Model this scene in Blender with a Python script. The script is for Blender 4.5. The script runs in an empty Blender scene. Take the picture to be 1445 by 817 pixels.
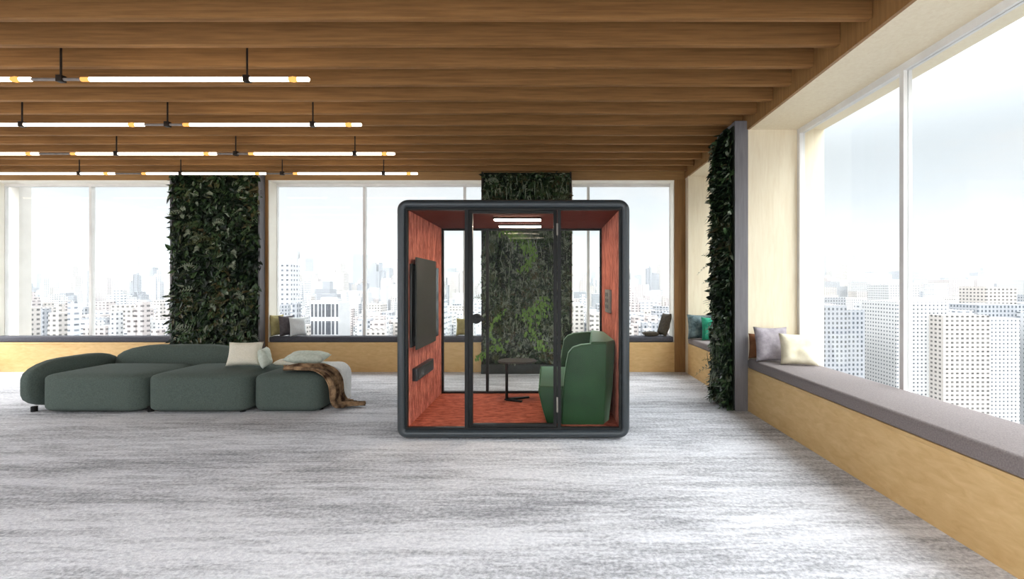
import bpy, bmesh, math, random
from mathutils import Vector, Matrix, Euler, noise as mnoise
R = random.Random(7)
C = bpy.context.scene.collection
PI = math.pi
F = 650.0
EYE = 1.44

# ------------------------------------------------------------------ materials
def new_mat(name):
    m = bpy.data.materials.new(name); m.use_nodes = True
    nt = m.node_tree
    for n in list(nt.nodes): nt.nodes.remove(n)
    out = nt.nodes.new('ShaderNodeOutputMaterial')
    return m, nt, out

def principled(nt, out, rough=0.6, metal=0.0, spec=0.4):
    b = nt.nodes.new('ShaderNodeBsdfPrincipled')
    b.inputs['Roughness'].default_value = rough
    b.inputs['Metallic'].default_value = metal
    b.inputs['Specular IOR Level'].default_value = spec
    nt.links.new(b.outputs[0], out.inputs[0])
    return b

CARPET_LOC = (3.1, 1.7, 0)
def coords(nt, scale=(1, 1, 1), kind='Object', loc=(0, 0, 0)):
    t = nt.nodes.new('ShaderNodeTexCoord'); mp = nt.nodes.new('ShaderNodeMapping')
    mp.inputs['Scale'].default_value = scale; mp.inputs['Location'].default_value = loc
    nt.links.new(t.outputs[kind], mp.inputs[0])
    return mp.outputs[0]

def noise(nt, vec, scale=5, detail=4, rough=.55, dist=0.0):
    n = nt.nodes.new('ShaderNodeTexNoise')
    n.inputs['Scale'].default_value = scale; n.inputs['Detail'].default_value = detail
    n.inputs['Roughness'].default_value = rough; n.inputs['Distortion'].default_value = dist
    nt.links.new(vec, n.inputs['Vector'])
    return n.outputs[0]

def ramp(nt, fac, stops):
    r = nt.nodes.new('ShaderNodeValToRGB'); e = r.color_ramp.elements
    while len(e) < len(stops): e.new(.5)
    for i, (p, c) in enumerate(stops):
        e[i].position = p; e[i].color = (*c, 1)
    nt.links.new(fac, r.inputs[0])
    return r.outputs[0]

def mixc(nt, fac, a, b, mode='MIX'):
    m = nt.nodes.new('ShaderNodeMix'); m.data_type = 'RGBA'; m.blend_type = mode
    if isinstance(fac, float): m.inputs['Factor'].default_value = fac
    else: nt.links.new(fac, m.inputs['Factor'])
    for k, v in ((6, a), (7, b)):
        if isinstance(v, tuple): m.inputs[k].default_value = (*v, 1)
        else: nt.links.new(v, m.inputs[k])
    return m.outputs[2]

def bump(nt, b, h, strength=.3, dist=.01):
    n = nt.nodes.new('ShaderNodeBump'); n.inputs['Strength'].default_value = strength
    n.inputs['Distance'].default_value = dist
    nt.links.new(h, n.inputs['Height']); nt.links.new(n.outputs[0], b.inputs['Normal'])

def s2l(c):
    return tuple((x/255/12.92 if x/255 <= .04045 else ((x/255+.055)/1.055)**2.4) for x in c)

def two_tone(name, c1, c2, scale=(1, 1, 1), nscale=8, rough=.7, bstr=.0, bdist=.01, detail=5, lo=.35, hi=.65, spec=.3, metal=0., nrough=.6, dist=0.):
    m, nt, out = new_mat(name)
    b = principled(nt, out, rough, metal, spec)
    f = noise(nt, coords(nt, scale), nscale, detail, nrough, dist)
    nt.links.new(ramp(nt, f, [(lo, s2l(c1)), (hi, s2l(c2))]), b.inputs['Base Color'])
    if bstr: bump(nt, b, f, bstr, bdist)
    return m

def wood(name, c1, c2, scale, rough=.5):
    return two_tone(name, c1, c2, scale, 6, rough, .05, .003, 6, .3, .7, .35, 0, .6, .6)

M = {}
M['beam'] = two_tone('beam_wood', (118, 83, 48), (149, 108, 65), (.35, 6, 9), 6, .75, .05, .003, 6, .3, .7, .15)
M['trim'] = wood('trim_wood', (128, 92, 54), (156, 116, 70), (6, 6, .4), .5)
M['header'] = wood('header_wood', (140, 104, 62), (166, 126, 78), (.4, 6, 8), .5)
M['ply'] = wood('birch_ply', (206, 168, 112), (222, 188, 134), (1.2, 1.2, 4), .5)
M['jamb'] = wood('pale_ply', (222, 207, 178), (231, 219, 193), (5, 5, .5), .5)
M['slab'] = two_tone('ceiling_board', (96, 68, 40), (112, 80, 48), (1, 1, 1), 4)
M['wall'] = two_tone('plaster', (205, 200, 192), (215, 210, 202), (1, 1, 1), 3)
M['pillar'] = wood('grey_stained_board', (104, 101, 103), (122, 119, 121), (8, 8, .5), .55)
M['white'] = two_tone('white_frame_paint', (215, 212, 208), (228, 226, 222), (1, 1, 1), 3, .45)
M['reveal'] = two_tone('white_reveal_paint', (236, 230, 216), (242, 237, 224), (1, 1, 1), 3, .5)
M['black'] = two_tone('black_metal', (18, 19, 19), (25, 26, 26), (1, 1, 1), 20, .5, spec=.3)
M['gap'] = two_tone('black_rubber', (14, 14, 15), (20, 20, 20), (1, 1, 1), 20, .8)
M['slate'] = two_tone('slate_powder_coat', (48, 54, 58), (54, 60, 64), (1, 1, 1), 60, .33, .02, .001, spec=.5)
M['screen'] = two_tone('olive_black_panel', (56, 56, 50), (64, 64, 57), (1, 1, 1), 30, .6)
M['tvglass'] = two_tone('dark_screen_glass', (8, 8, 9), (12, 12, 12), (1, 1, 1), 4, .25, spec=.5)
M['box'] = two_tone('graphite_box', (40, 42, 45), (50, 52, 56), (1, 1, 1), 20, .38, spec=.5)
M['tabletop'] = two_tone('dark_grey_laminate', (66, 64, 60), (76, 74, 70), (1, 1, 1), 12, .5)
M['device'] = two_tone('grey_plastic', (128, 124, 116), (142, 138, 130), (1, 1, 1), 12, .5)
M['rod'] = two_tone('dark_bronze', (34, 28, 24), (46, 38, 32), (1, 1, 1), 20, .45, metal=.3)
M['conn'] = two_tone('grey_connector', (120, 112, 108), (136, 128, 122), (1, 1, 1), 20, .45)
M['cushion'] = two_tone('charcoal_bench_fabric', (66, 66, 72), (86, 86, 92), (1, 1, 1), 120, .9, .3, .002)
M['cushion2'] = two_tone('warm_grey_bench_fabric', (116, 107, 106), (138, 129, 127), (1, 1, 1), 120, .9, .3, .002)
M['sage'] = two_tone('sage_upholstery', (72, 83, 78), (88, 99, 93), (1, 1, 1), 90, .9, .25, .002)
M['green'] = two_tone('green_velvet', (22, 56, 26), (32, 68, 36), (1, 1, 1.0), 5, .48, .06, .004)
for k_ in ('green',):
    b_ = next(n for n in M[k_].node_tree.nodes if n.type == 'BSDF_PRINCIPLED')
    b_.inputs['Sheen Weight'].default_value = .9; b_.inputs['Sheen Roughness'].default_value = .35
    b_.inputs['Sheen Tint'].default_value = (.55, .85, .6, 1)
M['green_piping'] = two_tone('green_piping_fabric', (44, 90, 52), (54, 100, 60), (1, 1, 1), 30, .7)
def fabric(name, a, b, scale=70): return two_tone(name, a, b, (1, 1, 1), scale, .92, .25, .002)
M['cream'] = fabric('cream_linen', (222, 216, 198), (234, 228, 212))
M['palegrey'] = fabric('pale_grey_linen', (196, 199, 200), (212, 214, 214))
M['darkgrey'] = fabric('dark_grey_wool', (74, 68, 72), (96, 90, 92), 25)
M['olive'] = fabric('olive_cotton', (150, 140, 96), (176, 164, 116), 14)
M['brownknit'] = fabric('dark_brown_knit', (58, 52, 44), (78, 70, 58), 40)
M['teal'] = fabric('teal_velvet', (24, 120, 92), (60, 168, 134), 9)
M['slateteal'] = fabric('slate_teal_weave', (52, 70, 74), (120, 138, 140), 11)
M['mauve'] = fabric('mauve_grey_linen', (140, 132, 138), (168, 160, 164), 16)
M['tan'] = fabric('tan_suede', (104, 66, 42), (124, 82, 54), 20)
M['ivory'] = fabric('ivory_cotton', (216, 206, 178), (232, 224, 200), 10)
M['sagepale'] = fabric('pale_sage_fleece', (190, 198, 184), (214, 220, 208), 30)
M['whitethrow'] = fabric('white_fleece', (226, 228, 224), (240, 240, 238), 40)
M['throw'] = two_tone('brown_woven_throw', (64, 44, 30), (186, 152, 116), (1, 1, 1), 9, .95, .4, .006, 6, .38, .68)

def felt(name, c1, c2, sc):
    m, nt, out = new_mat(name); b = principled(nt, out, .95, 0, .1)
    f = noise(nt, coords(nt, sc), 9, 8, .7, .4)
    g = noise(nt, coords(nt), 160, 3, .6)
    col = ramp(nt, f, [(.34, s2l(c1)), (.66, s2l(c2))])
    col = mixc(nt, .35, col, ramp(nt, g, [(.35, (.25, .25, .25)), (.65, (.75, .75, .75))]), 'OVERLAY')
    nt.links.new(col, b.inputs['Base Color']); bump(nt, b, f, .5, .012)
    return m
M['felt'] = felt('terracotta_felt', (132, 62, 50), (244, 154, 132), (3, 3, .8))
M['feltfloor'] = felt('terracotta_carpet', (124, 56, 44), (216, 122, 96), (1, 3, 1))
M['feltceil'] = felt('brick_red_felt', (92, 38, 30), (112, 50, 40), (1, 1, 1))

def carpet():
    m, nt, out = new_mat('grey_streaked_carpet'); b = principled(nt, out, .97, 0, .08)
    f1 = noise(nt, coords(nt, (.22, 1.5, 1), loc=CARPET_LOC), 1.35, 7, .66, .25)
    f2 = noise(nt, coords(nt, (.9, 7, 1)), 2.2, 6, .7, .1)
    f3 = noise(nt, coords(nt, (1, 1.2, 1)), 34, 4, .75)
    a = nt.nodes.new('ShaderNodeMath'); a.operation = 'MULTIPLY_ADD'
    nt.links.new(f2, a.inputs[0]); a.inputs[1].default_value = .45
    a2 = nt.nodes.new('ShaderNodeMath'); a2.operation = 'MULTIPLY'
    nt.links.new(f1, a2.inputs[0]); a2.inputs[1].default_value = .55
    nt.links.new(a2.outputs[0], a.inputs[2])
    col = ramp(nt, a.outputs[0], [(.31, s2l((122, 122, 126))), (.45, s2l((180, 180, 184))), (.56, s2l((218, 218, 222)))])
    col = mixc(nt, .45, col, ramp(nt, f3, [(.4, (.18, .18, .18)), (.6, (.8, .8, .8))]), 'OVERLAY')
    nt.links.new(col, b.inputs['Base Color']); bump(nt, b, f3, .6, .012)
    return m
M['carpet'] = carpet()

def emit(name, col, s):
    m, nt, out = new_mat(name)
    e = nt.nodes.new('ShaderNodeEmission'); e.inputs[0].default_value = (*col, 1); e.inputs[1].default_value = s
    nt.links.new(e.outputs[0], out.inputs[0]); return m
M['tube'] = emit('lit_tube', (1, .9, .74), 5.0)
M['amber'] = emit('lit_tube_end', (1, .42, .11), 1.3)
M['strip'] = emit('lit_strip', (1, .83, .62), 42.0)

def glass(name, tint=(1, 1, 1), base=.03, gain=.8):
    m, nt, out = new_mat(name)
    lw = nt.nodes.new('ShaderNodeLayerWeight'); lw.inputs[0].default_value = .5
    p = nt.nodes.new('ShaderNodeMath'); p.operation = 'POWER'; p.inputs[1].default_value = 4.5
    nt.links.new(lw.outputs['Facing'], p.inputs[0])
    q = nt.nodes.new('ShaderNodeMath'); q.operation = 'MULTIPLY_ADD'; q.inputs[1].default_value = gain; q.inputs[2].default_value = base
    nt.links.new(p.outputs[0], q.inputs[0])
    t = nt.nodes.new('ShaderNodeBsdfTransparent'); t.inputs[0].default_value = (*tint, 1)
    g = nt.nodes.new('ShaderNodeBsdfGlossy'); g.inputs['Roughness'].default_value = .01
    mx = nt.nodes.new('ShaderNodeMixShader')
    nt.links.new(q.outputs[0], mx.inputs[0]); nt.links.new(t.outputs[0], mx.inputs[1]); nt.links.new(g.outputs[0], mx.inputs[2])
    nt.links.new(mx.outputs[0], out.inputs[0]); return m
M['podglass'] = glass('clear_glass', (.985, .99, .985), .0035, .35)
M['winglass'] = glass('window_glass', (.96, .97, .97), .015)

def leafmat(name, c, rough=.36):
    m, nt, out = new_mat(name); b = principled(nt, out, rough, 0, .35)
    f = noise(nt, coords(nt), 14, 3)
    nt.links.new(ramp(nt, f, [(.3, s2l(tuple(int(x*.8) for x in c))), (.7, s2l(c))]), b.inputs['Base Color'])
    return m
LEAF = [leafmat('leaf_deep', (36, 56, 34)), leafmat('leaf_mid', (70, 94, 58)), leafmat('leaf_olive', (84, 92, 58)),
        leafmat('leaf_bright', (116, 156, 66)), leafmat('leaf_grey', (140, 150, 128), .4), leafmat('leaf_dark', (22, 36, 24)), leafmat('leaf_dry', (92, 84, 56))]
M['soil'] = two_tone('moss_backing', (20, 26, 18), (34, 40, 26), (1, 1, 1), 20, .95)
M['trough'] = two_tone('dark_trough', (44, 48, 46), (58, 62, 60), (1, 1, 1), 10, .6)

def facade(name, wallc, winc, bw=3.4, bh=3.3, mort=.30):
    m, nt, out = new_mat(name); b = principled(nt, out, .85, 0, .15)
    g = nt.nodes.new('ShaderNodeNewGeometry'); t = nt.nodes.new('ShaderNodeTexCoord')
    s = nt.nodes.new('ShaderNodeSeparateXYZ'); nt.links.new(t.outputs['Object'], s.inputs[0])
    a = nt.nodes.new('ShaderNodeMath'); a.operation = 'ADD'
    nt.links.new(s.outputs[0], a.inputs[0]); nt.links.new(s.outputs[1], a.inputs[1])
    c = nt.nodes.new('ShaderNodeCombineXYZ'); nt.links.new(a.outputs[0], c.inputs[0]); nt.links.new(s.outputs[2], c.inputs[1])
    k = nt.nodes.new('ShaderNodeTexBrick'); k.offset = 0; k.squash = 1
    k.inputs['Scale'].default_value = 1; k.inputs['Brick Width'].default_value = bw; k.inputs['Row Height'].default_value = bh
    k.inputs['Mortar Size'].default_value = mort*bh; k.inputs['Mortar Smooth'].default_value = 0; k.inputs['Bias'].default_value = -.2
    k.inputs['Color1'].default_value = (*s2l(winc), 1)
    k.inputs['Color2'].default_value = (*s2l(tuple(min(255, int(x*1.5)) for x in winc)), 1)
    k.inputs['Mortar'].default_value = (*s2l(wallc), 1)
    nt.links.new(c.outputs[0], k.inputs['Vector'])
    n = nt.nodes.new('ShaderNodeSeparateXYZ'); nt.links.new(g.outputs['Normal'], n.inputs[0])
    gt = nt.nodes.new('ShaderNodeMath'); gt.operation = 'GREATER_THAN'; gt.inputs[1].default_value = .5
    nt.links.new(n.outputs[2], gt.inputs[0])
    nt.links.new(mixc(nt, gt.outputs[0], k.outputs[0], s2l(wallc)), b.inputs['Base Color'])
    return m
FAC = [facade('facade_white', (158, 157, 156), (58, 60, 66)), facade('facade_cream', (152, 146, 141), (62, 60, 58), 4.2, 3.6, .28),
       facade('facade_grey', (124, 125, 128), (50, 53, 58), 3.4, 3.8, .24), facade('facade_rose', (150, 142, 139), (64, 60, 60), 5, 3.6, .3),
       facade('facade_pale', (162, 162, 164), (74, 77, 82), 6, 4, .33)]
M['citywhite'] = two_tone('white_render', (152, 152, 152), (158, 158, 158), (1, 1, 1), .2)
M['citydark'] = two_tone('dark_glazing', (46, 48, 54), (58, 60, 66), (1, 1, 1), .3, .4)
M['ground'] = two_tone('city_ground', (100, 100, 100), (120, 120, 118), (1, 1, 1), .02)

# ------------------------------------------------------------------ mesh helpers
class MB:
    def __init__(s): s.v = []; s.f = []; s.mi = []
    def add(s, vs, fs, mi=0):
        o = len(s.v); s.v += [tuple(v) for v in vs]
        s.f += [tuple(o+i for i in f) for f in fs]; s.mi += [mi]*len(fs); return s
    def box(s, x0, x1, y0, y1, z0, z1, mi=0):
        vs = [(x, y, z) for x in (x0, x1) for y in (y0, y1) for z in (z0, z1)]
        return s.add(vs, [(0, 1, 3, 2), (4, 6, 7, 5), (0, 4, 5, 1), (2, 3, 7, 6), (0, 2, 6, 4), (1, 5, 7, 3)], mi)
    def prism_y(s, prof, y0, y1, mi=0):       # prof: (x,z) outline
        n = len(prof)
        vs = [(x, y0, z) for x, z in prof]+[(x, y1, z) for x, z in prof]
        return s.add(vs, [tuple(range(n))[::-1], tuple(range(n, 2*n))]+[(i, (i+1) % n, n+(i+1) % n, n+i) for i in range(n)], mi)
    def loops(s, ls, closed=True, cap=True, mi=0):
        n = len(ls[0]); vs = [p for l in ls for p in l]; fs = []
        for k in range(len(ls)-1):
            for i in range(n):
                j = (i+1) % n
                fs.append((k*n+i, k*n+j, (k+1)*n+j, (k+1)*n+i))
        if cap: fs += [tuple(range(n))[::-1], tuple(range((len(ls)-1)*n, len(ls)*n))]
        else:
            k = len(ls)-1
            for i in range(n):
                j = (i+1) % n
                fs.append((k*n+i, k*n+j, j, i))
        return s.add(vs, fs, mi)
    def tube(s, a, b, r, seg=12, mi=0, r2=None):
        a, b = Vector(a), Vector(b); d = (b-a).normalized()
        u = d.orthogonal().normalized(); w = d.cross(u)
        r2 = r if r2 is None else r2
        return s.loops([[a+(u*math.cos(t)+w*math.sin(t))*r for t in [2*PI*i/seg for i in range(seg)]],
                        [b+(u*math.cos(t)+w*math.sin(t))*r2 for t in [2*PI*i/seg for i in range(seg)]]], mi=mi)
    def build(s, name, mats, parent=None, bevel=0, smooth=False, subd=0):
        me = bpy.data.meshes.new(name); me.from_pydata(s.v, [], s.f)
        for m in (mats if isinstance(mats, list) else [mats]): me.materials.append(m)
        me.polygons.foreach_set('material_index', s.mi)
        bm = bmesh.new(); bm.from_mesh(me); bmesh.ops.recalc_face_normals(bm, faces=bm.faces[:]) if len(bm.faces) < 5000 else None
        if bevel:
            bmesh.ops.bevel(bm, geom=[e for e in bm.edges if e.is_manifold and e.calc_face_angle(0) > .5], offset=bevel, segments=3, affect='EDGES', profile=.5, clamp_overlap=True)
            smooth = True
        bm.to_mesh(me); bm.free()
        if smooth: me.shade_smooth()
        o = bpy.data.objects.new(name, me); C.objects.link(o)
        if smooth and bevel: me.set_sharp_from_angle(angle=math.radians(45))
        if parent: link(o, parent)
        if subd:
            md = o.modifiers.new('sub', 'SUBSURF'); md.levels = md.render_levels = subd
        return o

def link(o, parent):
    o.parent = parent
    o.matrix_parent_inverse = Matrix.Translation(-Vector(parent.location)) if parent.rotation_euler == Euler((0, 0, 0)) else parent.matrix_basis.inverted()

def tag(o, label, cat, group=None, kind=None):
    o['label'] = label; o['category'] = cat
    if group: o['group'] = group
    if kind: o['kind'] = kind
    return o
def thing(name, label, cat, loc=(0, 0, 0), group=None):
    o = bpy.data.objects.new(name, None); C.objects.link(o); o.location = loc; o.empty_display_size = .1
    return tag(o, label, cat, group)
def struct(o): o['kind'] = 'structure'; return o

def rrect(cx, cz, hw, hh, r, y, n=7):
    pts = []
    for k, (sx, sz) in enumerate(((1, 1), (-1, 1), (-1, -1), (1, -1))):
        for i in range(n):
            t = k*PI/2+PI/2*i/(n-1)
            pts.append((cx+sx*(hw-r)+r*math.cos(t), y, cz+sz*(hh-r)+r*math.sin(t)))
    return pts

# ------------------------------------------------------------------ room setting
YB = 7.74      # bench fronts on the back wall
YG = 8.0      # glass line of the back windows
XR = 2.32      # bench fronts on the right wall
XG = 2.92
ZS = 3.25      # top of the window niches
struct(MB().box(-9.6, 3.2, -5, 8.4, -.12, 0).build('floor', M['carpet']))
ceil = struct(MB().box(-9.6, 3.2, -1.6, 8.4, 3.67, 3.8).build('ceiling', M['slab']))  # slab and beams stop behind the camera; unseen roof opening added to light the foreground
for k in range(-15, 11):
    y = 3.985+.36*k
    MB().box(-9.4, 2.308, y, y+.058, 3.345, 3.669).build('beam', M['beam'], ceil, bevel=.003)

# back wall: header, posts, piers; benches fill the openings below the sills
wb = MB()
wb.box(-9.4, XR, YB, YB+.30, 3.226, 3.669)
struct(wb.build('wall_back', M['header']))
piers = MB()
for x0, x1 in ((2.14, XR+.003), (-4.735, -4.69), (-6.27, -6.225)):
    piers.box(x0, x1, YB-.004, YB+.30, 0, 3.226)
struct(piers.build('trim_1', M['trim']))
lin = MB()          # white reveal boards inside the window openings
for x0, x1 in ((-4.69, -1.085), (.415, 2.14), (-9.4, -6.27)):
    lin.box(x0, x0+.012, YB+.012, YG-.031, .5, 3.226).box(x1-.012, x1, YB+.012, YG-.031, .5, 3.226).box(x0+.012, x1-.012, YB+.012, YG-.031, 3.214, 3.226)
struct(lin.build('trim_3', M['reveal']))
struct(MB().box(-1.085, .415, YB+.01, YB+.30, 0, 3.226).box(-6.225, -4.735, YB+.01, YB+.30, 0, 3.226).build('wall_back_piers', M['trim']))

def bench_back(x0, x1, label):
    b = thing('window_bench', label, 'bench', ((x0+x1)/2, YB, 0))
    MB().box(x0, x1, YB+.002, YB+.04, 0, .47).build('front_panel', M['ply'], b)
    MB().box(x0, x1, YB-.004, YG-.03, .47, .498).build('seat_board', M['ply'], b, bevel=.003)
    return b
def bench_cushion(x0, x1, y0, y1, z, mat, label, t=.095):
    o = MB().box(x0, x1, y0, y1, z, z+t).build('bench_cushion', mat, bevel=.025)
    return tag(o, label, 'cushion')

def window_back(idx, x0, x1, mulls):
    y = YG
    fr = MB()
    w = .018
    fr.box(x0, x0+w, y-.03, y+.03, .5, 3.226).box(x1-w, x1, y-.03, y+.03, .5, 3.226)
    fr.box(x0+w, x1-w, y-.03, y+.03, .5, .56).box(x0+w, x1-w, y-.03, y+.03, 3.166, 3.226)
    o = struct(fr.build('window_%d' % idx, M['white']))
    for m in mulls: MB().box(m-.022, m+.022, y-.035, y+.035, .56, 3.166).build('mullion', M['white'], o)
    edges = [x0+w-.02]+[m for m in mulls]+[x1-w+.02]
    for a, b in zip(edges, edges[1:]):
        MB().box(a+.022, b-.022, y-.004, y+.004, .56, 3.166).build('pane', M['winglass'], o)
sc8 = YG/F
window_back(1, -4.69, -1.085, [(515-772)*sc8, (656-772)*sc8])
window_back(2, .415, 2.14, [(830-772)*sc8])
window_back(3, -9.4, -6.27, [-7.9])
bench_back(-4.69, -1.085, 'pale plywood window bench below the wide window behind the booth, left of the green column')
bench_back(.415, 2.14, 'short pale plywood window bench below the back window between green column and right corner')
bench_back(-9.4, -6.27, 'pale plywood window bench at the far left end of the back wall')
bench_cushion(-4.67, -1.09, YB-.01, YG-.05, .5, M['cushion'], 'long charcoal seat pad on the back window bench left of the booth')
bench_cushion(.42, 2.125, YB-.01, YG-.05, .5, M['cushion'], 'short charcoal seat pad on the back window bench right of the booth')
bench_cushion(-9.38, -6.29, YB-.01, YG-.05, .5, M['cushion'], 'charcoal seat pad on the bench at the far left of the back wall')

# right wall: fascia, soffit, niches, pillar
struct(MB().box(2.31, 2.34, -5, 7.738, ZS, 3.669).build('trim_2', M['trim']))
struct(MB().box(2.34, 3.2, -5, 8.16, ZS, 3.669).build('wall_right', M['jamb']))
struct(MB().box(2.325, 3.2, 7.58, YB-.006, 0, ZS).box(2.325, 3.2, YB-.006, 8.16, 0, ZS).build('wall_right_end', M['jamb']))
PY0, PY1 = 5.32, 5.88
struct(MB().box(2.17, 2.322, PY0, PY1, 0, 3.35).build('wall_right_pillar', M['pillar']))
struct(MB().box(2.322, 3.2, PY0+.002, PY1-.002, 0, ZS).build('wall_right_pier', M['jamb']))
def window_right(idx, y0, y1, mulls):
    fr = MB(); w = .05; x = XG
    fr.box(x-.03, x+.03, y0, y0+w, .5, ZS).box(x-.03, x+.03, y1-w, y1, .5, ZS)
    fr.box(x-.03, x+.03, y0+w, y1-w, .5, .56).box(x-.03, x+.03, y0+w, y1-w, ZS-.06, ZS)
    o = struct(fr.build('window_%d' % idx, M['white']))
    for m in mulls: MB().box(x-.035, x+.035, m-.022, m+.022, .56, ZS-.06).build('mullion', M['white'], o)
    ed = [y0+w]+mulls+[y1-w]
    for a, b in zip(ed, ed[1:]): MB().box(x-.004, x+.004, a+.022, b-.022, .56, ZS-.06).build('pane', M['winglass'], o)
window_right(4, PY1, 7.58, [])
window_right(5, -4.9, PY0, [-2.8, -1.1, .6, 2.3, 3.75])
def bench_right(y0, y1, label):
    b = thing('window_bench', label, 'bench', (XR, (y0+y1)/2, 0))
    MB().box(XR, XR+.04, y0, y1, 0, .47).build('front_panel', M['ply'], b)
    MB().box(XR-.002, XG-.03, y0, y1, .47, .498).build('seat_board', M['ply'], b, bevel=.003)
bench_right(PY1, 7.58, 'plywood window bench in the right-wall niche behind the green pillar')
bench_right(-4.9, PY0, 'plywood window bench along the right wall in front of the grey pillar')
bench_cushion(XR-.008, XG-.04, PY1+.01, 7.565, .5, M['cushion2'], 'grey seat pad in the right-wall niche behind the green pillar')
bench_cushion(XR-.012, XG-.04, 1.75, PY0-.012, .5, M['cushion2'], 'thick warm grey seat pad on the bench in front of the grey pillar', .11)
bench_cushion(XR-.012, XG-.04, -4.8, 1.72, .5, M['cushion2'], 'grey seat pad at the near end of the right wall bench', .11)

# left and rear walls with tall openings for daylight (outside the picture)
lw = MB().box(-9.6, -9.4, -5, 8.4, 0, .4).box(-9.6, -9.4, -5, 8.4, 3.3, 3.67)
for y in (-5, -2.4, .2, 2.8, 5.4, 8.2): lw.box(-9.6, -9.4, y, y+.2, .4, 3.3)
struct(lw.build('wall_left', M['wall']))
rw = MB().box(-9.6, 3.2, -5.2, -5, 0, .3).box(-9.6, 3.2, -5.2, -5, 3.4, 3.67)
for x in (-9.6, -7, -4.4, -1.8, .7, 3.0): rw.box(x, x+.2, -5.2, -5, .3, 3.4)
struct(rw.build('wall_rear', M['wall']))

# ------------------------------------------------------------------ living walls
def leaf(mb, p, d, n, L, W, mi, droop=.25):
    d = d.normalized(); s = d.cross(n)
    if s.length < 1e-4: s = d.orthogonal()
    s.normalize(); n = s.cross(d).normalized()
    m1 = p+d*L*.35; m2 = p+d*L*.7-n*L*droop*.4; t = p+d*L-n*L*droop
    v = [p, m1+s*W*.5+n*W*.12, m1-n*W*.1, m1-s*W*.5+n*W*.12, m2+s*W*.38, m2-n*W*.12, m2-s*W*.38, t]
    mb.add(v, [(0, 1, 2), (0, 2, 3), (1, 4, 5, 2), (2, 5, 6, 3), (4, 7, 5), (5, 7, 6)], mi)
def frond(mb, p, d, n, L, mi, k=7):
    d = d.normalized(); s = d.cross(n).normalized()
    Q = [p+d*L*t-Vector((0, 0, 1))*L*.45*t*t for t in [i/k for i in range(k+1)]]
    for a, b in zip(Q, Q[1:]):                       # stem
        mb.add([a-s*.003, a+s*.003, b+s*.0025, b-s*.0025], [(0, 1, 2, 3)], mi)
    for i in range(k):
        t = i/k; q = p+d*L*t-Vector((0, 0, 1))*L*.45*t*t
        w = L*.32*(1-.75*t)
        for sg in (1, -1): leaf(mb, q, d*.6+s*sg, n, w, w*.3, mi, .2)
def foliage(origin, U, N, W, H, count, rnd, weights, out, lmin, lmax, fronds=0, zlo=0, asp=(.28, .55)):
    mb = MB(); Z = Vector((0, 0, 1))
    # soft clumps: each species is chosen by a 3D noise so patches of one plant read together
    for i in range(count):
        u, z = rnd.uniform(0, W), rnd.uniform(zlo, H)
        nz = mnoise.noise(Vector((u*2.2+origin.x, z*1.5, 3.1)))
        nv = mnoise.noise(Vector((u*3+9, z*2.4+origin.y, 7.7)))
        depth = out*(.25+.75*rnd.random())*(.62+.5*nz)
        p = origin+U*u+N*max(.01, depth)+Z*z
        r = rnd.random()+nv*.55
        acc = 0; mi = weights[-1][0]
        for m_, w_ in weights:
            acc += w_
            if r < acc: mi = m_; break
        d = U*rnd.uniform(-.8, .8)+N*rnd.uniform(.15, .9)+Z*rnd.uniform(-1.3, .35)
        n = N+Z*.6+U*rnd.uniform(-.4, .4)
        L = rnd.uniform(lmin, lmax)
        leaf(mb, p, d, n, L, L*rnd.uniform(*asp), mi, rnd.uniform(.1, .4))
    for i in range(fronds):
        u, z = rnd.uniform(.05, W-.05), rnd.uniform(zlo+.1, H-.1)
        p = origin+U*u+N*out*.5+Z*z
        frond(mb, p, U*rnd.uniform(-1, 1)+N*rnd.uniform(.3, .8)+Z*rnd.uniform(-.2, .7), N+Z*.5, rnd.uniform(.16, .3), rnd.choice([0, 1, 4, 2]))
    return mb
def trail(mb, origin, U, N, u, z0, z1, spread, count, mi, rnd, out):
    Z = Vector((0, 0, 1))
    for i in range(count):
        t = rnd.random()
        p = origin+U*(u+.18*math.sin(t*4+u*9)+rnd.gauss(0, spread))+N*(out*rnd.uniform(.85, 1.25))+Z*(z0+(z1-z0)*t)
        L = rnd.uniform(.035, .075)
        leaf(mb, p, U*rnd.uniform(-.7, .7)+N*.5+Z*-1, N+Z*.7, L, L*.55, mi, .3)

rl = random.Random(11)
w_dark = [(5, .30), (0, .34), (1, .2), (4, .08), (2, .06), (6, .02)]
w_darkp = [(5, .30), (0, .30), (1, .2), (4, .14), (2, .04), (6, .02)]
w_mid = [(5, .20), (0, .24), (1, .22), (4, .26), (2, .07), (6, .01)]
# column behind the booth
X0, X1 = -1.085, .405
lv = thing('living_wall', 'tall living wall of dark green plants on the back column behind the booth', 'living wall', (-.34, 7.7, 0), 'plant-covered columns')
MB().box(X0+.02, X1-.02, 7.66, YB+.008, .16, 3.33).build('backing_panel', M['soil'], lv)
MB().box(X0, X0+.03, 7.6, YB+.008, .16, 3.33).box(X1-.03, X1, 7.6, YB+.008, .16, 3.33).build('side_board', M['rod'], lv)
MB().box(X0, X1, 7.56, YB+.008, 0, .16).build('planter_trough', M['trough'], lv, bevel=.006)
O = Vector((X0+.04, 7.66, 0)); Ux = Vector((1, 0, 0)); Ny = Vector((0, -1, 0))
mb = foliage(O, Ux, Ny, X1-X0-.08, 3.3, 13000, rl, w_mid, .13, .035, .10, 150, .2)
for (u, z0, z1, sp, c) in ((.50, 2.5, 2.0, .07, 120), (.62, 2.35, 1.7, .05, 120), (.98, 1.2, .4, .06, 130), (.86, 1.3, .9, .08, 90), (.30, 1.1, .35, .02, 60), (.12, .6, .25, .05, 40)):
    trail(mb, O, Ux, Ny, u, z0, z1, sp, c, 3, rl, .13)
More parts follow.
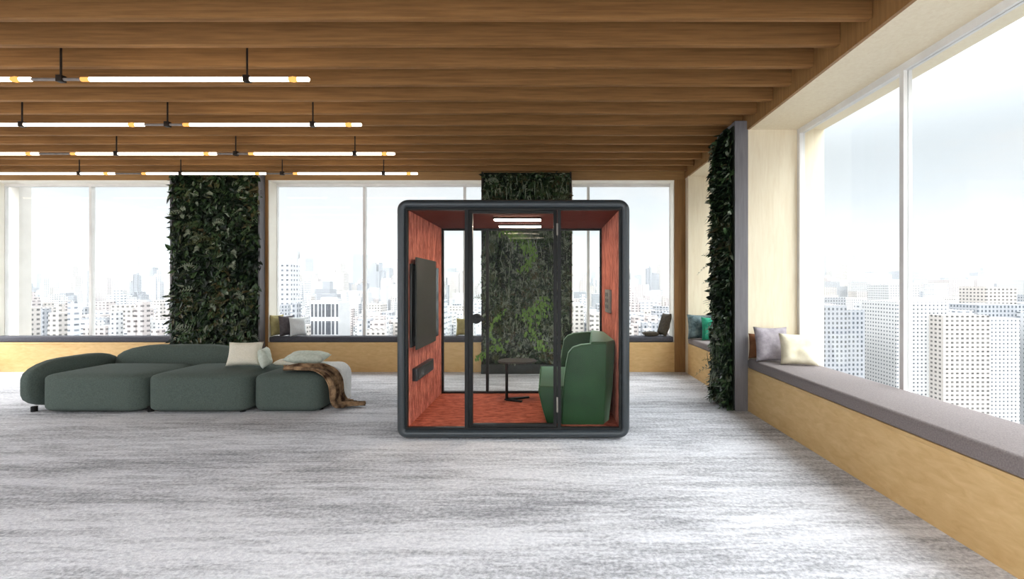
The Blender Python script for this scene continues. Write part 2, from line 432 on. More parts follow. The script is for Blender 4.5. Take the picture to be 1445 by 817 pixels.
for i in range(700):          # hanging grassy strands
    p = O+Ux*rl.uniform(.02, X1-X0-.1)+Ny*rl.uniform(.05, .16)+Vector((0, 0, rl.uniform(.5, 3.25)))
    leaf(mb, p, Ux*rl.gauss(0, .18)+Ny*rl.uniform(.0, .25)+Vector((0, 0, -1)), Ny, rl.uniform(.12, .3), .012, rl.choice([0, 1, 4, 4, 2]), .1)
mb.build('foliage', LEAF, lv)
# column at the left end of the back windows
X0, X1 = -6.225, -4.735
lv = thing('living_wall', 'dark living wall on the column at the left end of the back windows, behind the sofa', 'living wall', (-5.5, 7.7, 0), 'plant-covered columns')
MB().box(X0+.02, X1-.02, 7.66, YB+.008, .16, 3.33).build('backing_panel', M['soil'], lv)
MB().box(X0, X0+.03, 7.6, YB+.008, .16, 3.33).box(X1-.03, X1, 7.6, YB+.008, .16, 3.33).build('side_board', M['pillar'], lv)
MB().box(X0, X1, 7.56, YB+.008, 0, .16).build('planter_trough', M['trough'], lv, bevel=.006)
O = Vector((X0+.04, 7.66, 0))
foliage(O, Ux, Ny, X1-X0-.08, 3.3, 4200, rl, w_dark, .13, .06, .15, 70, .2).build('foliage', LEAF, lv)
# pillar on the right wall
lv = thing('living_wall', 'narrow shaggy living wall on the side of the grey pillar by the right wall', 'living wall', (2.15, 5.66, 0), 'plant-covered columns')
MB().box(2.157, 2.169, PY0+.02, PY1, 0, 3.3).build('backing_panel', M['soil'], lv)
O = Vector((2.157, PY0+.005, 0)); Uy = Vector((0, 1, 0)); Nx = Vector((-1, 0, 0))
mb = foliage(O, Uy, Nx, PY1-PY0-.04, 3.25, 4800, rl, w_darkp, .09, .06, .13, 24, .06, (.42, .7))
for z, c in ((2.68, 4), (2.58, 5), (2.3, 3), (2.05, 4), (1.62, 5), (1.25, 5), (1.05, 6), (.85, 6), (.25, 7), (.12, 7)):
    for i in range(c):
        p = O+Uy*rl.uniform(.35, .5)+Nx*.05+Vector((0, 0, z+rl.uniform(-.06, .06)))
        leaf(mb, p, Nx+Vector((0, 0, rl.uniform(-.7, .3))), Vector((0, 0, 1))+Nx*.2, rl.uniform(.10, .17), .035, rl.choice([5, 0, 0, 4]), .3)
for i in range(120):
    p = O+Uy*rl.uniform(.0, .5)+Nx*rl.uniform(.02, .09)+Vector((0, 0, rl.uniform(.1, 1.0)))
    L = rl.uniform(.18, .34)
    leaf(mb, p, Nx*rl.uniform(.1, .5)+Uy*rl.uniform(-.3, .3)+Vector((0, 0, rl.choice([-1, -1, 1]))), Nx, L, .03, rl.choice([1, 4, 0, 1]), .2)
mb.v = [(x, y, max(z, .006)) for x, y, z in mb.v]
mb.build('foliage', LEAF, lv)

# ------------------------------------------------------------------ meeting booth
BX, HW, BZ, HH = -.3175, 1.0985, 1.135, 1.125
pod = thing('meeting_booth', 'free-standing glazed meeting booth with slate grey rounded frame and terracotta lining', 'booth', (BX, 5.05, 0))
pr = [(4.345, .086, .02), (4.312, .074, .03), (4.296, .055, .045), (4.300, .03, .07), (4.32, .012, .088), (4.355, .002, .1), (4.40, 0, .1),
      (5.74, 0, .1), (5.79, .004, .098), (5.82, .02, .08), (5.832, .045, .06), (5.82, .07, .03), (5.80, .086, .02)]
MB().loops([rrect(BX, BZ, HW-d, HH-d, r, y) for y, d, r in pr], cap=False).build('outer_shell', M['slate'], pod, smooth=True)
IXL, IXR, IZB, IZT = BX-HW+.087, BX+HW-.087, BZ-HH+.087, BZ+HH-.087
MB().box(IXL, IXL+.012, 4.37, 5.77, IZB, IZT).build('wall_lining', M['felt'], pod)
MB().box(IXR-.012, IXR, 4.37, 5.77, IZB, IZT).build('wall_lining', M['felt'], pod)
MB().box(IXL+.012, IXR-.012, 4.37, 5.77, IZB-.004, IZB+.008).build('floor_carpet', M['feltfloor'], pod)
MB().box(IXL+.012, IXR-.012, 4.37, 5.77, IZT-.012, IZT).build('ceiling_lining', M['feltceil'], pod)
for sx in (-.9, .9):
    for y in (4.5, 5.6): MB().tube((BX+sx, y, 0), (BX+sx, y, .02), .03).build('foot', M['gap'], pod)
fb = IZB+.008
def ring(mb, x0, x1, y0, y1, z0, z1, w):
    mb.box(x0, x0+w, y0, y1, z0, z1).box(x1-w, x1, y0, y1, z0, z1).box(x0+w, x1-w, y0, y1, z0, z0+w).box(x0+w, x1-w, y0, y1, z1-w, z1)
    return mb
ff = ring(MB(), IXL-.002, IXR+.002, 4.325, 4.37, IZB-.002, IZT+.002, .018)
ff.box(-.774, -.740, 4.325, 4.37, IZB+.016, IZT-.016).box(.097, .130, 4.325, 4.37, IZB+.016, IZT-.016)
ff.build('front_frame', M['black'], pod)
MB().box(IXL+.017, -.775, 4.344, 4.352, IZB+.017, IZT-.017).build('front_glass', M['podglass'], pod)
MB().box(.131, IXR-.017, 4.344, 4.352, IZB+.017, IZT-.017).build('front_glass', M['podglass'], pod)
dr = MB()
dr.box(-.737, -.700, 4.322, 4.368, IZB+.02, IZT-.02).box(.060, .093, 4.322, 4.368, IZB+.02, IZT-.02)
dr.box(-.700, .060, 4.322, 4.368, IZB+.02, IZB+.05).box(-.700, .060, 4.322, 4.368, IZT-.045, IZT-.02)
door = dr.build('door', M['black'], pod, bevel=.002)
MB().box(-.699, .059, 4.342, 4.350, IZB+.05, IZT-.045).build('door_glass', M['podglass'], door)
h = MB()
h.tube((-.665, 4.342, 1.135), (-.665, 4.312, 1.135), .047, 24).tube((-.665, 4.352, 1.135), (-.665, 4.38, 1.135), .047, 24)
h.tube((-.665, 4.312, 1.135), (-.665, 4.275, 1.135), .014)
h.box(-.68, -.575, 4.268, 4.284, 1.126, 1.145)
hd = h.build('handle', M['black'], door, smooth=False)
for z0, z1 in ((1.92, 2.03), (.26, .40)):
    MB().tube((.095, 4.318, z0), (.095, 4.318, z1), .0085, 12).build('hinge', M['device'], door)
bf = ring(MB(), IXL+.012, IXR-.012, 5.74, 5.785, fb, IZT-.012, .024)
bf.box(-.762, -.728, 5.735, 5.785, fb+.022, IZT-.035)
bf.build('back_frame', M['black'], pod)
MB().box(IXL+.036, -.763, 5.757, 5.765, fb+.024, IZT-.036).build('back_glass', M['podglass'], pod)
MB().box(-.727, IXR-.036, 5.757, 5.765, fb+.024, IZT-.036).build('back_glass', M['podglass'], pod)
# ceiling lights of the booth
for y, xa, xb in ((4.87, -.556, -.068), (5.42, -.560, -.075)):
    zc = IZT-.012
    l = MB().box(xa-.01, xb+.01, y-.055, y+.055, zc-.018, zc).build('ceiling_light', M['black'], pod)
    MB().box(xa, xb, y-.05, y+.05, zc-.026, zc-.017).build('diffuser', M['strip'], l, bevel=.003)

# screen on the booth's left wall
XL = IXL+.012
tv = thing('wall_screen', 'black wall screen with an olive grey panel over it on the booth wall', 'screen', (XL, 4.9, 1.27))
MB().box(XL, XL+.022, 4.40, 5.50, .853, 1.657).build('screen_back', M['tvglass'], tv, bevel=.004)
MB().box(XL+.02, XL+.042, 4.5, 5.18, .9, 1.6).build('mounting_bracket', M['gap'], tv)
MB().box(XL+.042, XL+.06, 4.455, 5.215, .824, 1.722).build('front_panel', M['screen'], tv, bevel=.003)
wbx = thing('wall_shelf_box', 'slim graphite box mounted low on the booth wall under the screen', 'wall box', (XL, 4.83, .57))
MB().box(XL, XL+.05, 4.5, 5.15, .512, .635).build('body', M['box'], wbx, bevel=.004)
MB().box(XL+.05, XL+.055, 4.53, 5.12, .535, .615).build('flap', M['box'], wbx, bevel=.002)
# control panel on the right wall
XRI = IXR-.0125
cp = thing('control_panel', 'small grey control panel on the right wall of the booth', 'control panel', (XRI, 5.03, 1.28))
MB().box(XRI-.03, XRI, 4.86, 5.20, 1.155, 1.405).build('housing', M['device'], cp, bevel=.006)
for i, z in enumerate((1.35, 1.285, 1.22)):
    for y in (4.95, 5.10):
        MB().box(XRI-.034, XRI-.029, y-.028, y+.028, z-.02, z+.02).build('button', M['box'], cp, bevel=.004)

# green booth sofa
SF = fb
so = thing('booth_sofa', 'green faceted two-seat sofa with high arms inside the booth', 'sofa', (.35, 5.0, SF))
def facet(name, prof, y0, y1, inset_y=0, bev=.012):
    return MB().prism_y(prof, y0, y1).build(name, M['green'], so, bevel=bev)
facet('seat', [(-.072, .475), (-.088, .43), (-.045, .25), (.0, SF+.004), (.50, SF+.004), (.50, .44), (.2, .475)], 4.452, 5.57, 0, .015)
def arm(y0, y1, inner):
    # outline in x,z; the outer back corner is cut as its own facet
    prof_f = [(.135, SF+.003), (.150, .36), (.165, .56), (.185, .70), (.205, .795), (.25, .85), (.33, .875), (.50, .892), (.578, .892), (.570, .5), (.552, SF+.003)]
    m = MB().prism_y(prof_f, y0, y1)
    o = m.build('armrest', M['green'], so, bevel=.014); return o
arm(4.43, 4.53, 1)
arm(5.52, 5.62, 0)
# backrest with chamfered facets at both ends
def loop_back(z, xi, xo, ya, yb, c):
    return [(xi, ya, z), (xo-c, ya, z), (xo, ya+c*1.1, z), (xo, yb-c*1.1, z), (xo-c, yb, z), (xi, yb, z)]
def loop_back(z, xa, xb, xo, ya, yb, cx, cy): return [(xa, ya, z), (xo-cx, ya, z), (xo, ya+cy, z), (xo, yb-cy, z), (xo-cx, yb, z), (xb, yb, z)]
MB().loops([loop_back(SF+.003, .48, .50, .612, 4.455, 5.58, .06, .12), loop_back(.46, .45, .48, .655, 4.445, 5.60, .085, .15), loop_back(.875, .42, .53, .678, 4.436, 5.62, .11, .17), loop_back(.905, .43, .535, .672, 4.45, 5.6, .105, .16)]).build('backrest', M['green'], so, bevel=.01)
MB().tube((-.073, 4.46, .476), (-.073, 5.56, .476), .006).build('piping', M['green_piping'], so)

# small table in the booth
tb = thing('side_table', 'slim black side table with post and forked foot inside the booth', 'table', (-.475, 5.42, SF))
def rr_xy(x0, x1, y0, y1, r, z, n=6):
    return [(x, w, z) for x, w in [(p[0], p[2]) for p in rrect((x0+x1)/2, (y0+y1)/2, (x1-x0)/2, (y1-y0)/2, r, 0, n)]]
MB().loops([rr_xy(-.575, -.13, 5.27, 5.57, .14, .553), rr_xy(-.58, -.125, 5.265, 5.575, .145, .56), rr_xy(-.575, -.13, 5.27, 5.57, .14, .572)]).build('table_top', M['tabletop'], tb)
MB().tube((-.475, 5.42, SF+.012), (-.475, 5.42, .553), .017, 16).build('post', M['black'], tb, smooth=False)
MB().loops([[(-.50, 5.40, z), (-.46, 5.38, z), (-.21, 5.50, z), (-.22, 5.54, z), (-.48, 5.45, z)] for z in (SF+.001, SF+.016)]).loops(
    [[(-.495, 5.42, z), (-.48, 5.37, z), (-.295, 5.29, z), (-.285, 5.33, z), (-.46, 5.44, z)] for z in (SF+.001, SF+.016)]).build('forked_foot', M['black'], tb)

# ------------------------------------------------------------------ linear pendant lights
HP = 1.72; ZP = EYE+HP
ROWS = [(3.83, 'nearest to the camera'), (4.905, 'second'), (5.98, 'third'), (7.03, 'farthest back')]
LBL = ['linear pendant lamp of lit white tubes hanging in front, highest and shortest in view',
       'linear pendant lamp of lit tubes, second row back from the front of the ceiling',
       'linear pendant lamp of lit tubes, third row back, just in front of the rearmost one',
       'linear pendant lamp of lit tubes, rearmost row hanging close to the back windows']
for (y, _), lab in zip(ROWS, LBL):
    p = thing('linear_pendant_lamp', lab, 'pendant lamp', (-1.148*HP, y, ZP), 'pendant lamp rows')
    for k in range(4):
        xr = (-1.148-1.342*k)*HP; xl = xr-1.102*HP; r = .018
        t = MB(); t.tube((xl+.07, y, ZP), (xr-.17, y, ZP), r, 14).build('tube', M['tube'], p)
        MB().tube((xr-.17, y, ZP), (xr-.135, y, ZP), r, 14, r2=r*1.35).tube((xr-.135, y, ZP), (xr-.10, y, ZP), r*1.35, 14, r2=r).build('glowing_end', M['amber'], p)
        e = MB(); e.tube((xr-.10, y, ZP), (xr-.01, y, ZP), r, 14).tube((xr-.01, y, ZP), (xr, y, ZP), r, 14, r2=r*.5).build('tube_tip', M['tube'], p)
        MB().tube((xl, y, ZP), (xl+.07, y, ZP), r, 14).build('glowing_end', M['amber'], p)
        MB().tube((xl-.24*HP, y, ZP), (xl, y, ZP), r*.7, 12).build('connector', M['conn'], p)
    for k in range(8):
        x = (-1.45-.9*k)*HP
        if x < -8.5: break
        MB().tube((x, y, ZP+.03), (x, y, 3.671), .008, 8).build('rod', M['rod'], p)
        MB().box(x-.026, x+.026, y-.023, y+.023, ZP-.023, ZP+.032).build('clamp', M['rod'], p, bevel=.004)

# ------------------------------------------------------------------ pillows
def pillow(name, w, h, t, mat, loc, rot, label, n=14, sq=.08, pw=.5, cat='pillow'):
    vs = []; fs = []
    def P(i, j, s):
        u, v = -1+2*i/n, -1+2*j/n
        f = max(0, (1-u**4)*(1-v**4))**pw
        f2 = .25*mnoise.noise(Vector((u*1.7+loc[0], v*1.7+loc[1], s)))
        x = u*w/2*(1-sq*(1-v*v)); y = v*h/2*(1-sq*(1-u*u))
        return (x, y, s*t/2*f*(1+f2))
    for s in (1, -1):
        o = len(vs)
        for i in range(n+1):
            for j in range(n+1): vs.append(P(i, j, s))
        for i in range(n):
            for j in range(n):
                a = o+i*(n+1)+j; q = (a, a+1, a+n+2, a+n+1)
                fs.append(q if s < 0 else q[::-1])
    bm = bmesh.new()
    bv = [bm.verts.new(v) for v in vs]
    for f in fs: bm.faces.new([bv[i] for i in f])
    bmesh.ops.remove_doubles(bm, verts=bm.verts[:], dist=1e-5)
    bmesh.ops.recalc_face_normals(bm, faces=bm.faces[:])
    me = bpy.data.meshes.new(name); bm.to_mesh(me); bm.free(); me.shade_smooth(); me.materials.append(mat)
    o = bpy.data.objects.new(name, me); C.objects.link(o); o.location = loc; o.rotation_euler = rot
    return tag(o, label, cat)
def rest(o, z):
    """drop an object so that its lowest point rests at height z"""
    Mx = Matrix.LocRotScale(o.location, o.rotation_euler, None)
    lo = min((Mx @ v.co).z for v in o.data.vertices); o.location.z += z-lo
    return o
d = math.radians
BT = .597
rest(pillow('pillow', .24, .36, .10, M['olive'], (-4.60, 7.85, .77), (d(86), 0, d(62)), 'olive pillow leaning on the left end of the back window bench'), BT)
rest(pillow('pillow', .24, .35, .12, M['darkgrey'], (-4.44, 7.85, .77), (d(80), 0, d(50)), 'dark grey pillow between the olive and the pale grey pillow'), BT)
rest(pillow('pillow', .26, .34, .13, M['palegrey'], (-4.24, 7.84, .77), (d(70), 0, d(38)), 'pale grey pillow slumped beside the dark pillow on the back window bench'), BT)
rest(pillow('pillow', .24, .40, .12, M['brownknit'], (2.0, 7.85, .77), (d(74), 0, d(-70)), 'dark brown pillow leaning at the right end of the back window bench'), BT)
rest(pillow('folded_throw', .26, .24, .07, M['brownknit'], (1.76, 7.84, .63), (0, 0, 0), 'small dark folded throw lying beside the brown pillow', pw=.3, cat='throw'), BT)
rest(pillow('pillow', .42, .40, .14, M['slateteal'], (2.47, 7.40, .8), (d(76), 0, d(-8)), 'dark slate patterned pillow against the end of the right-wall niche'), BT)
rest(pillow('pillow', .40, .38, .14, M['teal'], (2.62, 7.20, .8), (d(70), 0, d(-12)), 'bright teal pillow in front of the slate pillow'), BT)
rest(pillow('pillow', .32, .29, .08, M['tan'], (2.47, 5.272, .8), (d(90), 0, d(-6)), 'tan brown pillow showing an edge behind the mauve grey pillow'), .611)
rest(pillow('pillow', .36, .39, .10, M['mauve'], (2.49, 5.11, .8), (d(74), 0, d(-6)), 'mauve grey pillow on the bench beside the grey pillar'), .611)
rest(pillow('pillow', .36, .34, .13, M['ivory'], (2.66, 4.88, .8), (d(72), 0, d(-16)), 'ivory pillow in front of the mauve grey pillow'), .611)
rest(pillow('pillow', .28, .30, .10, M['olive'], (-1.42, 7.90, .77), (d(80), 0, d(0)), 'pale olive pillow at the right end of the bench, seen through the booth'), BT)

# ------------------------------------------------------------------ sectional sofa at left
def soft(x0, x1, y0, y1, z0, z1, bev, name, mat, par):
    m = MB()
    # slightly swollen block
    nx, ny, nz = 6, 4, 4
    def S(t, n): return t/n
    bm = bmesh.new()
    bmesh.ops.create_cube(bm, size=2)
    bmesh.ops.bevel(bm, geom=bm.edges[:], offset=bev*2/min(x1-x0, y1-y0, z1-z0), segments=5, affect='EDGES', profile=.5)
    bmesh.ops.subdivide_edges(bm, edges=[e for e in bm.edges if e.calc_length() > .5], cuts=5, use_grid_fill=True)
    for v in bm.verts:
        x, y, z = v.co
        b = .035
        X = (x0+x1)/2+(x1-x0)/2*x*(1-b*.8+b*(1-y*y)*.8*(1-z*z)); Y = (y0+y1)/2+(y1-y0)/2*y*(1-b+b*(1-x*x)*(1-z*z))
        Z = (z0+z1)/2+(z1-z0)/2*z*(1-(b if z > 0 else 0)*(1-(1-x*x)*(1-y*y)))
        v.co = (X, Y, Z)
    me = bpy.data.meshes.new(name); bm.to_mesh(me); bm.free(); me.shade_smooth(); me.materials.append(mat)
    o = bpy.data.objects.new(name, me); C.objects.link(o); link(o, par); return o
sf = thing('sectional_sofa', 'low sage green sectional sofa with pillows at the left of the room', 'sofa', (-4.1, 5.7, 0))
soft(-4.55, -3.375, 5.17, 6.05, .012, .455, .06, 'seat', M['sage'], sf)
soft(-5.75, -4.56, 5.17, 6.05, .012, .455, .06, 'seat', M['sage'], sf)
soft(-5.75, -4.0, 6.05, 6.32, .03, .66, .08, 'backrest', M['sage'], sf)
soft(-6.0, -5.76, 5.17, 6.32, .03, .58, .08, 'armrest', M['sage'], sf)
for x in (-5.9, -4.56, -3.5):
    for y in (5.3, 5.95): MB().tube((x, y, 0), (x, y, .06), .03).build('foot', M['gap'], sf)
ot = thing('ottoman', 'sage green upholstered ottoman draped with a brown throw beside the sofa', 'ottoman', (-2.9, 5.5, 0))
soft(-3.365, -2.565, 5.215, 5.86, .004, .45, .075, 'cushioned_body', M['sage'], ot)
for x in (-3.2, -2.65):
    for y in (5.4, 5.7): MB().tube((x, y, 0), (x, y, .02), .025).build('foot', M['gap'], ot)
rest(pillow('pillow', .40, .30, .14, M['cream'], (-3.74, 5.70, .6), (d(72), 0, d(8)), 'cream pillow standing on the sofa seat at its right end'), .462)
rest(pillow('pillow', .26, .24, .11, M['sagepale'], (-3.455, 5.64, .6), (d(80), 0, d(104)), 'pale sage pillow standing edge-on between the cream pillow and the ottoman'), .452)
rest(pillow('pillow', .46, .36, .13, M['sagepale'], (-2.955, 5.69, .55), (d(3), d(3), d(10)), 'pale sage pillow lying flat on top of the ottoman'), .492)
rest(pillow('pillow', .30, .16, .07, M['cream'], (-3.25, 5.77, .5), (d(4), 0, d(4)), 'small flat cream cushion behind the flat sage pillow on the ottoman', cat='cushion'), .452)

def drape(name, path, halfw, mat, label, seed, amp=.02, nw=22, taper=None, skew=0):
    """a cloth following a path of (x,y,z); its width runs along y"""
    bm = bmesh.new(); rows = []
    # resample
    P = [Vector(p) for p in path]; pts = []
    for a, b in zip(P, P[1:]):
        k = max(1, int((b-a).length/.022))
        for i in range(k): pts.append(a.lerp(b, i/k))
    pts.append(P[-1])
    for _ in range(3):
        pts = [pts[0]]+[(pts[i-1]+pts[i]*2+pts[i+1])/4 for i in range(1, len(pts)-1)]+[pts[-1]]
    N = len(pts)
    for i, p in enumerate(pts):
        t = i/(N-1); tan = (pts[min(N-1, i+1)]-pts[max(0, i-1)]).normalized()
        nrm = Vector((tan.z*-1, 0, tan.x)); nrm = nrm if nrm.length > .01 else Vector((1, 0, 0))
        nrm.normalize()
        hw = halfw*(taper(t) if taper else 1)
        row = []
        for j in range(nw+1):
            s = -1+2*j/nw
            f = mnoise.noise(Vector((t*2.2+seed, s*2.6*halfw/.25, seed)))+.5*math.sin(s*13+t*5+seed)
            q = p+Vector((0, s*hw+.03*mnoise.noise(Vector((t*6, seed, s))), 0))+nrm*abs(f)*amp
            q.x += skew*s
            q.z = max(q.z, .010)
            row.append(bm.verts.new(q))
        rows.append(row)
    for a, b in zip(rows, rows[1:]):
        for j in range(nw): bm.faces.new((a[j], a[j+1], b[j+1], b[j]))
    bmesh.ops.recalc_face_normals(bm, faces=bm.faces[:])
    me = bpy.data.meshes.new(name); bm.to_mesh(me); bm.free(); me.shade_smooth(); me.materials.append(mat)
    o = bpy.data.objects.new(name, me); C.objects.link(o)
    s = o.modifiers.new('thick', 'SOLIDIFY'); s.thickness = .012; s.offset = 1
    tag(o, label, 'throw'); return o
drape('white_blanket', [(-2.95, 5.745, .464), (-2.68, 5.745, .466), (-2.60, 5.745, .46), (-2.53, 5.745, .40), (-2.515, 5.745, .25), (-2.51, 5.745, .03)], .14, M['whitethrow'],
      'white fleece blanket hanging over the back corner of the ottoman', 2.3, .012)
drape('brown_throw', [(-3.04, 5.375, .468), (-2.82, 5.375, .474), (-2.66, 5.375, .474), (-2.54, 5.375, .42), (-2.49, 5.375, .33), (-2.48, 5.40, .12), (-2.45, 5.44, .03), (-2.32, 5.50, .02), (-2.18, 5.53, .018)], .14, M['throw'],
      'brown woven throw trailing from the ottoman onto the carpet', 5.1, .05, 40, lambda t: .5+.6*math.sin(min(1, t*1.25)*PI*.72) if t < .85 else max(.12, (.98-t)*5))

# ------------------------------------------------------------------ city outside
GZ = -165
city_ground = struct(MB().box(-9000, 9000, 120, 9000, GZ-1, GZ).build('ground_outside', M['ground']))
rc = random.Random(21)
def tower(mb, cx, cy, w, dp, z1, fi):
    # a block of two to four joined volumes of different heights, roof boxes on top
    k = rc.randint(2, 4); cuts = sorted([0]+[rc.uniform(.2, .8) for _ in range(k-1)]+[1])
    for i in range(k):
        xa, xb = cx-w/2+w*cuts[i], cx-w/2+w*cuts[i+1]
        zz = z1-(0 if i == k//2 else rc.uniform(2, 40)); yo = rc.uniform(0, dp*.3)
        mb.box(xa, xb, cy-dp/2+yo, cy+dp/2, GZ, zz, fi)
        if xb-xa > 5: mb.box(xa+(xb-xa)*.25, xa+(xb-xa)*.7, cy, cy+dp*.3, zz, zz+rc.uniform(3, 8), fi)
        if xb-xa > 9: mb.box(xa+(xb-xa)*.1, xa+(xb-xa)*.2, cy-dp*.1, cy+dp*.1, zz, zz+rc.uniform(2, 5), fi)
occ = []
def free(x0, x1, y0, y1, keep=False):
    if any(x0 < b and x1 > a and y0 < d_ and y1 > c for a, b, c, d_ in occ): return False
    if keep: occ.append((x0-.5, x1+.5, y0-.5, y1+.5))
    return True
spots = []
D = 330.0
while D < 2000:
    step = .045
    a = -1.22
    while a < .32:
        spots.append((a+rc.uniform(-.012, .012), D*rc.uniform(.97, 1.05), step)); a += step
    D *= 1.27
for D_, xa, xb, dpt in ((450., 436, 478, 30), (770., 384, 411, 32)):      # plots of the two single towers
    occ.append(((xa-772)/F*D_, (xb-772)/F*D_, D_-2, D_+dpt))
cnt = 0
for a, D, step in spots:
    if abs(a-(-.478)) < .06 and D < 570: continue
    if abs(a-(-.585)) < .03 and 660 < D < 920: continue
    w = step*D*rc.uniform(.3, .7); dp = min(w*rc.uniform(.7, 1.2), D*.10)
    far = min(1, (D-330)/1300)
    y = rc.gauss(446-50*far, 13)
    if far > .3 and rc.random() < .2: y -= rc.uniform(8, 34)
    y = max(y, 352)
    z1 = EYE-(y-404)*D/F
    cx, cy = a*D, D+dp/2
    if not free(cx-w/2, cx+w/2, cy-dp/2, cy+dp/2, True): continue
    mb2 = MB(); fi = rc.randrange(5)
    tower(mb2, 0, 0, w, dp, z1, 0)
    nm = 'city_building'
    o = mb2.build(nm, FAC[fi]); o.location = (cx, cy, 0)
    near = D < 570
    tag(o, 'pale city building beyond the back windows, among the closer roofs' if near else 'hazy pale city block in the distant skyline beyond the back windows', 'building', 'closer city buildings' if near else 'distant city blocks')
    cnt += 1
# far haze blocks nobody could count, and the city past the right windows
mb = MB()
for i in range(900):
    D = rc.uniform(2000, 5000); a = rc.uniform(-1.3, 1.3)
    w = rc.uniform(30, 110); y = rc.gauss(390, 9)
    if rc.random() < .12: y -= rc.uniform(5, 30)
    if free(a*D-w/2, a*D+w/2, D, D+w): mb.box(a*D-w/2, a*D+w/2, D, D+w, GZ, min(250, EYE-(y-404)*D/F), i % 5)
for i in range(420):
    D = rc.uniform(370, 2000); a = rc.uniform(.36, 1.5)
    w = rc.uniform(20, 60)*(.6+D/1500); far = min(1, D/1800)
    mb.box(a*D-w/2, a*D+w/2, D, D+w, GZ, EYE-(rc.gauss(450-50*far, 12)-404)*D/F, i % 5)
for i in range(2600):
    D = 380*(2600/380)**rc.random(); a = rc.uniform(-1.3, .34)
    w = rc.uniform(8, 26)*(.5+D/1100); far = min(1, (D-380)/1500)
    if abs(a+.478) < .07 and D < 640: continue
    y = rc.gauss(456-46*far, 9)
    if rc.random() < .08: y -= rc.uniform(4, 22)
    if free(a*D-w/2, a*D+w/2, D, D+w): mb.box(a*D-w/2, a*D+w/2, D, D+w*rc.uniform(.4, 1), GZ, EYE-(y-404)*D/F, rc.randrange(5))
o = mb.build('distant_city', FAC); tag(o, 'countless faint city blocks fading into white haze at the horizon', 'skyline', kind='stuff')
# white apartment tower with dark window bands
D = 450.; x0, x1 = (438-772)/F*D, (478-772)/F*D
zt = EYE-(427-404)*D/F
bt = thing('apartment_tower', 'white apartment tower with dark vertical window bands outside, above the pale grey pillow', 'building', ((x0+x1)/2, D, GZ))
MB().box(x0, x1, D, D+26, GZ, zt).box(x0+7, x1-9, D+7, D+18, zt, zt+5).build('tower_walls', M['citywhite'], bt)
W_ = x1-x0
for r, (za, zb) in enumerate(((427+2, 447), (453, 472), (476, 500))):
    z1, z0 = EYE-(za-404)*D/F, EYE-(zb-404)*D/F
    for u0, u1 in ((.03, .10), (.16, .24), (.30, .38), (.42, .50), (.55, .72), (.76, .84), (.91, .98)):
        MB().box(x0+W_*u0, x0+W_*u1, D-.3, D+.2, z0, z1).build('window_band', M['citydark'], bt)
D = 770.; x0, x1 = (385-772)/F*D, (410-772)/F*D; zt = EYE-(373-404)*D/F
bt = thing('high_rise', 'grey high-rise at the left edge of the back window rising above its neighbours', 'building', ((x0+x1)/2, D, GZ))
MB().box(x0, x1, D, D+28, GZ, zt).build('tower_walls', facade('facade_striped', (150, 150, 152), (52, 54, 60), 8.5, 8, .3), bt)
MB().box(x0+7, x1-7, D+7, D+20, zt, zt+9).build('roof_plant', M['citywhite'], bt)

# haze over the city
m, nt, out = new_mat('city_haze')
v = nt.nodes.new('ShaderNodeVolumeScatter'); v.inputs['Density'].default_value = .0008; v.inputs['Anisotropy'].default_value = 0
v.inputs['Color'].default_value = (.085, .089, .092, 1)
nt.links.new(v.outputs[0], out.inputs['Volume'])
hz = MB().box(-9000, 9000, 130, 9000, GZ-.5, 260).build('haze', m); hz['kind'] = 'stuff'
tag(hz, 'white haze lying over the distant city outside the windows', 'haze', kind='stuff')

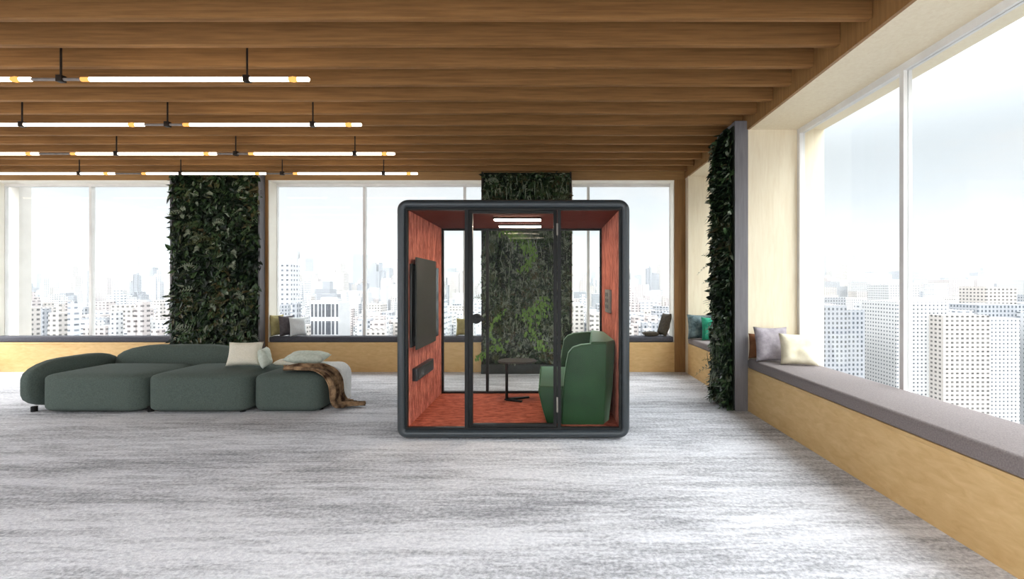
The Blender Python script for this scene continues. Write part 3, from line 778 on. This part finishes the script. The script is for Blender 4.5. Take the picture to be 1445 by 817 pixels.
# ------------------------------------------------------------------ sky, sun, camera
w = bpy.data.worlds.new('sky'); bpy.context.scene.world = w; w.use_nodes = True
nt = w.node_tree
for n in list(nt.nodes): nt.nodes.remove(n)
wo = nt.nodes.new('ShaderNodeOutputWorld'); bg = nt.nodes.new('ShaderNodeBackground')
tc = nt.nodes.new('ShaderNodeTexCoord'); sp = nt.nodes.new('ShaderNodeSeparateXYZ')
nt.links.new(tc.outputs['Generated'], sp.inputs[0])
def mrange(src, a, b, c, d_):
    n = nt.nodes.new('ShaderNodeMapRange'); n.interpolation_type = 'SMOOTHSTEP'
    for k, vv in zip((1, 2, 3, 4), (a, b, c, d_)): n.inputs[k].default_value = vv
    nt.links.new(src, n.inputs[0]); return n.outputs[0]
SKY_FRONT, SKY_BACK = .66, 1.6
st = mrange(sp.outputs[1], -.35, .55, SKY_BACK, SKY_FRONT)       # the brighter half of the overcast sky is behind the camera
dn = mrange(sp.outputs[2], -.25, .02, .45, 1.0)
mu = nt.nodes.new('ShaderNodeMath'); mu.operation = 'MULTIPLY'
zen = mrange(sp.outputs[2], .22, .66, 1.0, 6.2)                    # overcast: brighter towards the zenith
mu0 = nt.nodes.new('ShaderNodeMath'); mu0.operation = 'MULTIPLY'
nt.links.new(st, mu0.inputs[0]); nt.links.new(zen, mu0.inputs[1])
nt.links.new(mu0.outputs[0], mu.inputs[0]); nt.links.new(dn, mu.inputs[1])
cl = noise(nt, coords(nt, (1, 1, 2.2), 'Generated'), 2.4, 5, .55, .4)
col = ramp(nt, cl, [(.4, (.88, .95, 1.0)), (.6, (1, 1, 1))])
nt.links.new(col, bg.inputs[0]); nt.links.new(mu.outputs[0], bg.inputs[1])
nt.links.new(bg.outputs[0], wo.inputs[0])
sl = bpy.data.lights.new('sun', 'SUN'); sl.energy = 1.2; sl.angle = math.radians(12); sl.color = (1, .96, .9)
so_ = bpy.data.objects.new('sun', sl); C.objects.link(so_); so_.rotation_euler = Vector((.35, 1, -1.1)).to_track_quat('-Z', 'Y').to_euler()

cam = bpy.data.cameras.new('camera'); co = bpy.data.objects.new('camera', cam); C.objects.link(co)
co.location = (0, 0, EYE); co.rotation_euler = (PI/2, 0, 0)
cam.sensor_fit = 'HORIZONTAL'; cam.sensor_width = 36; cam.lens = F/1445*36
cam.shift_x = -(772-722.5)/1445; cam.shift_y = -(408.5-404)/1445
cam.clip_start = .05; cam.clip_end = 9000
sc = bpy.context.scene; sc.camera = co
sc.view_settings.view_transform = 'Standard'; sc.view_settings.look = 'None'
sc.view_settings.exposure = 0.35; sc.view_settings.gamma = 1; sc.view_settings.use_curve_mapping = False
cy = sc.cycles
cy.use_denoising = True
cy.max_bounces = 10; cy.diffuse_bounces = 6; cy.glossy_bounces = 4; cy.transparent_max_bounces = 32; cy.volume_bounces = 1
cy.sample_clamp_indirect = 6
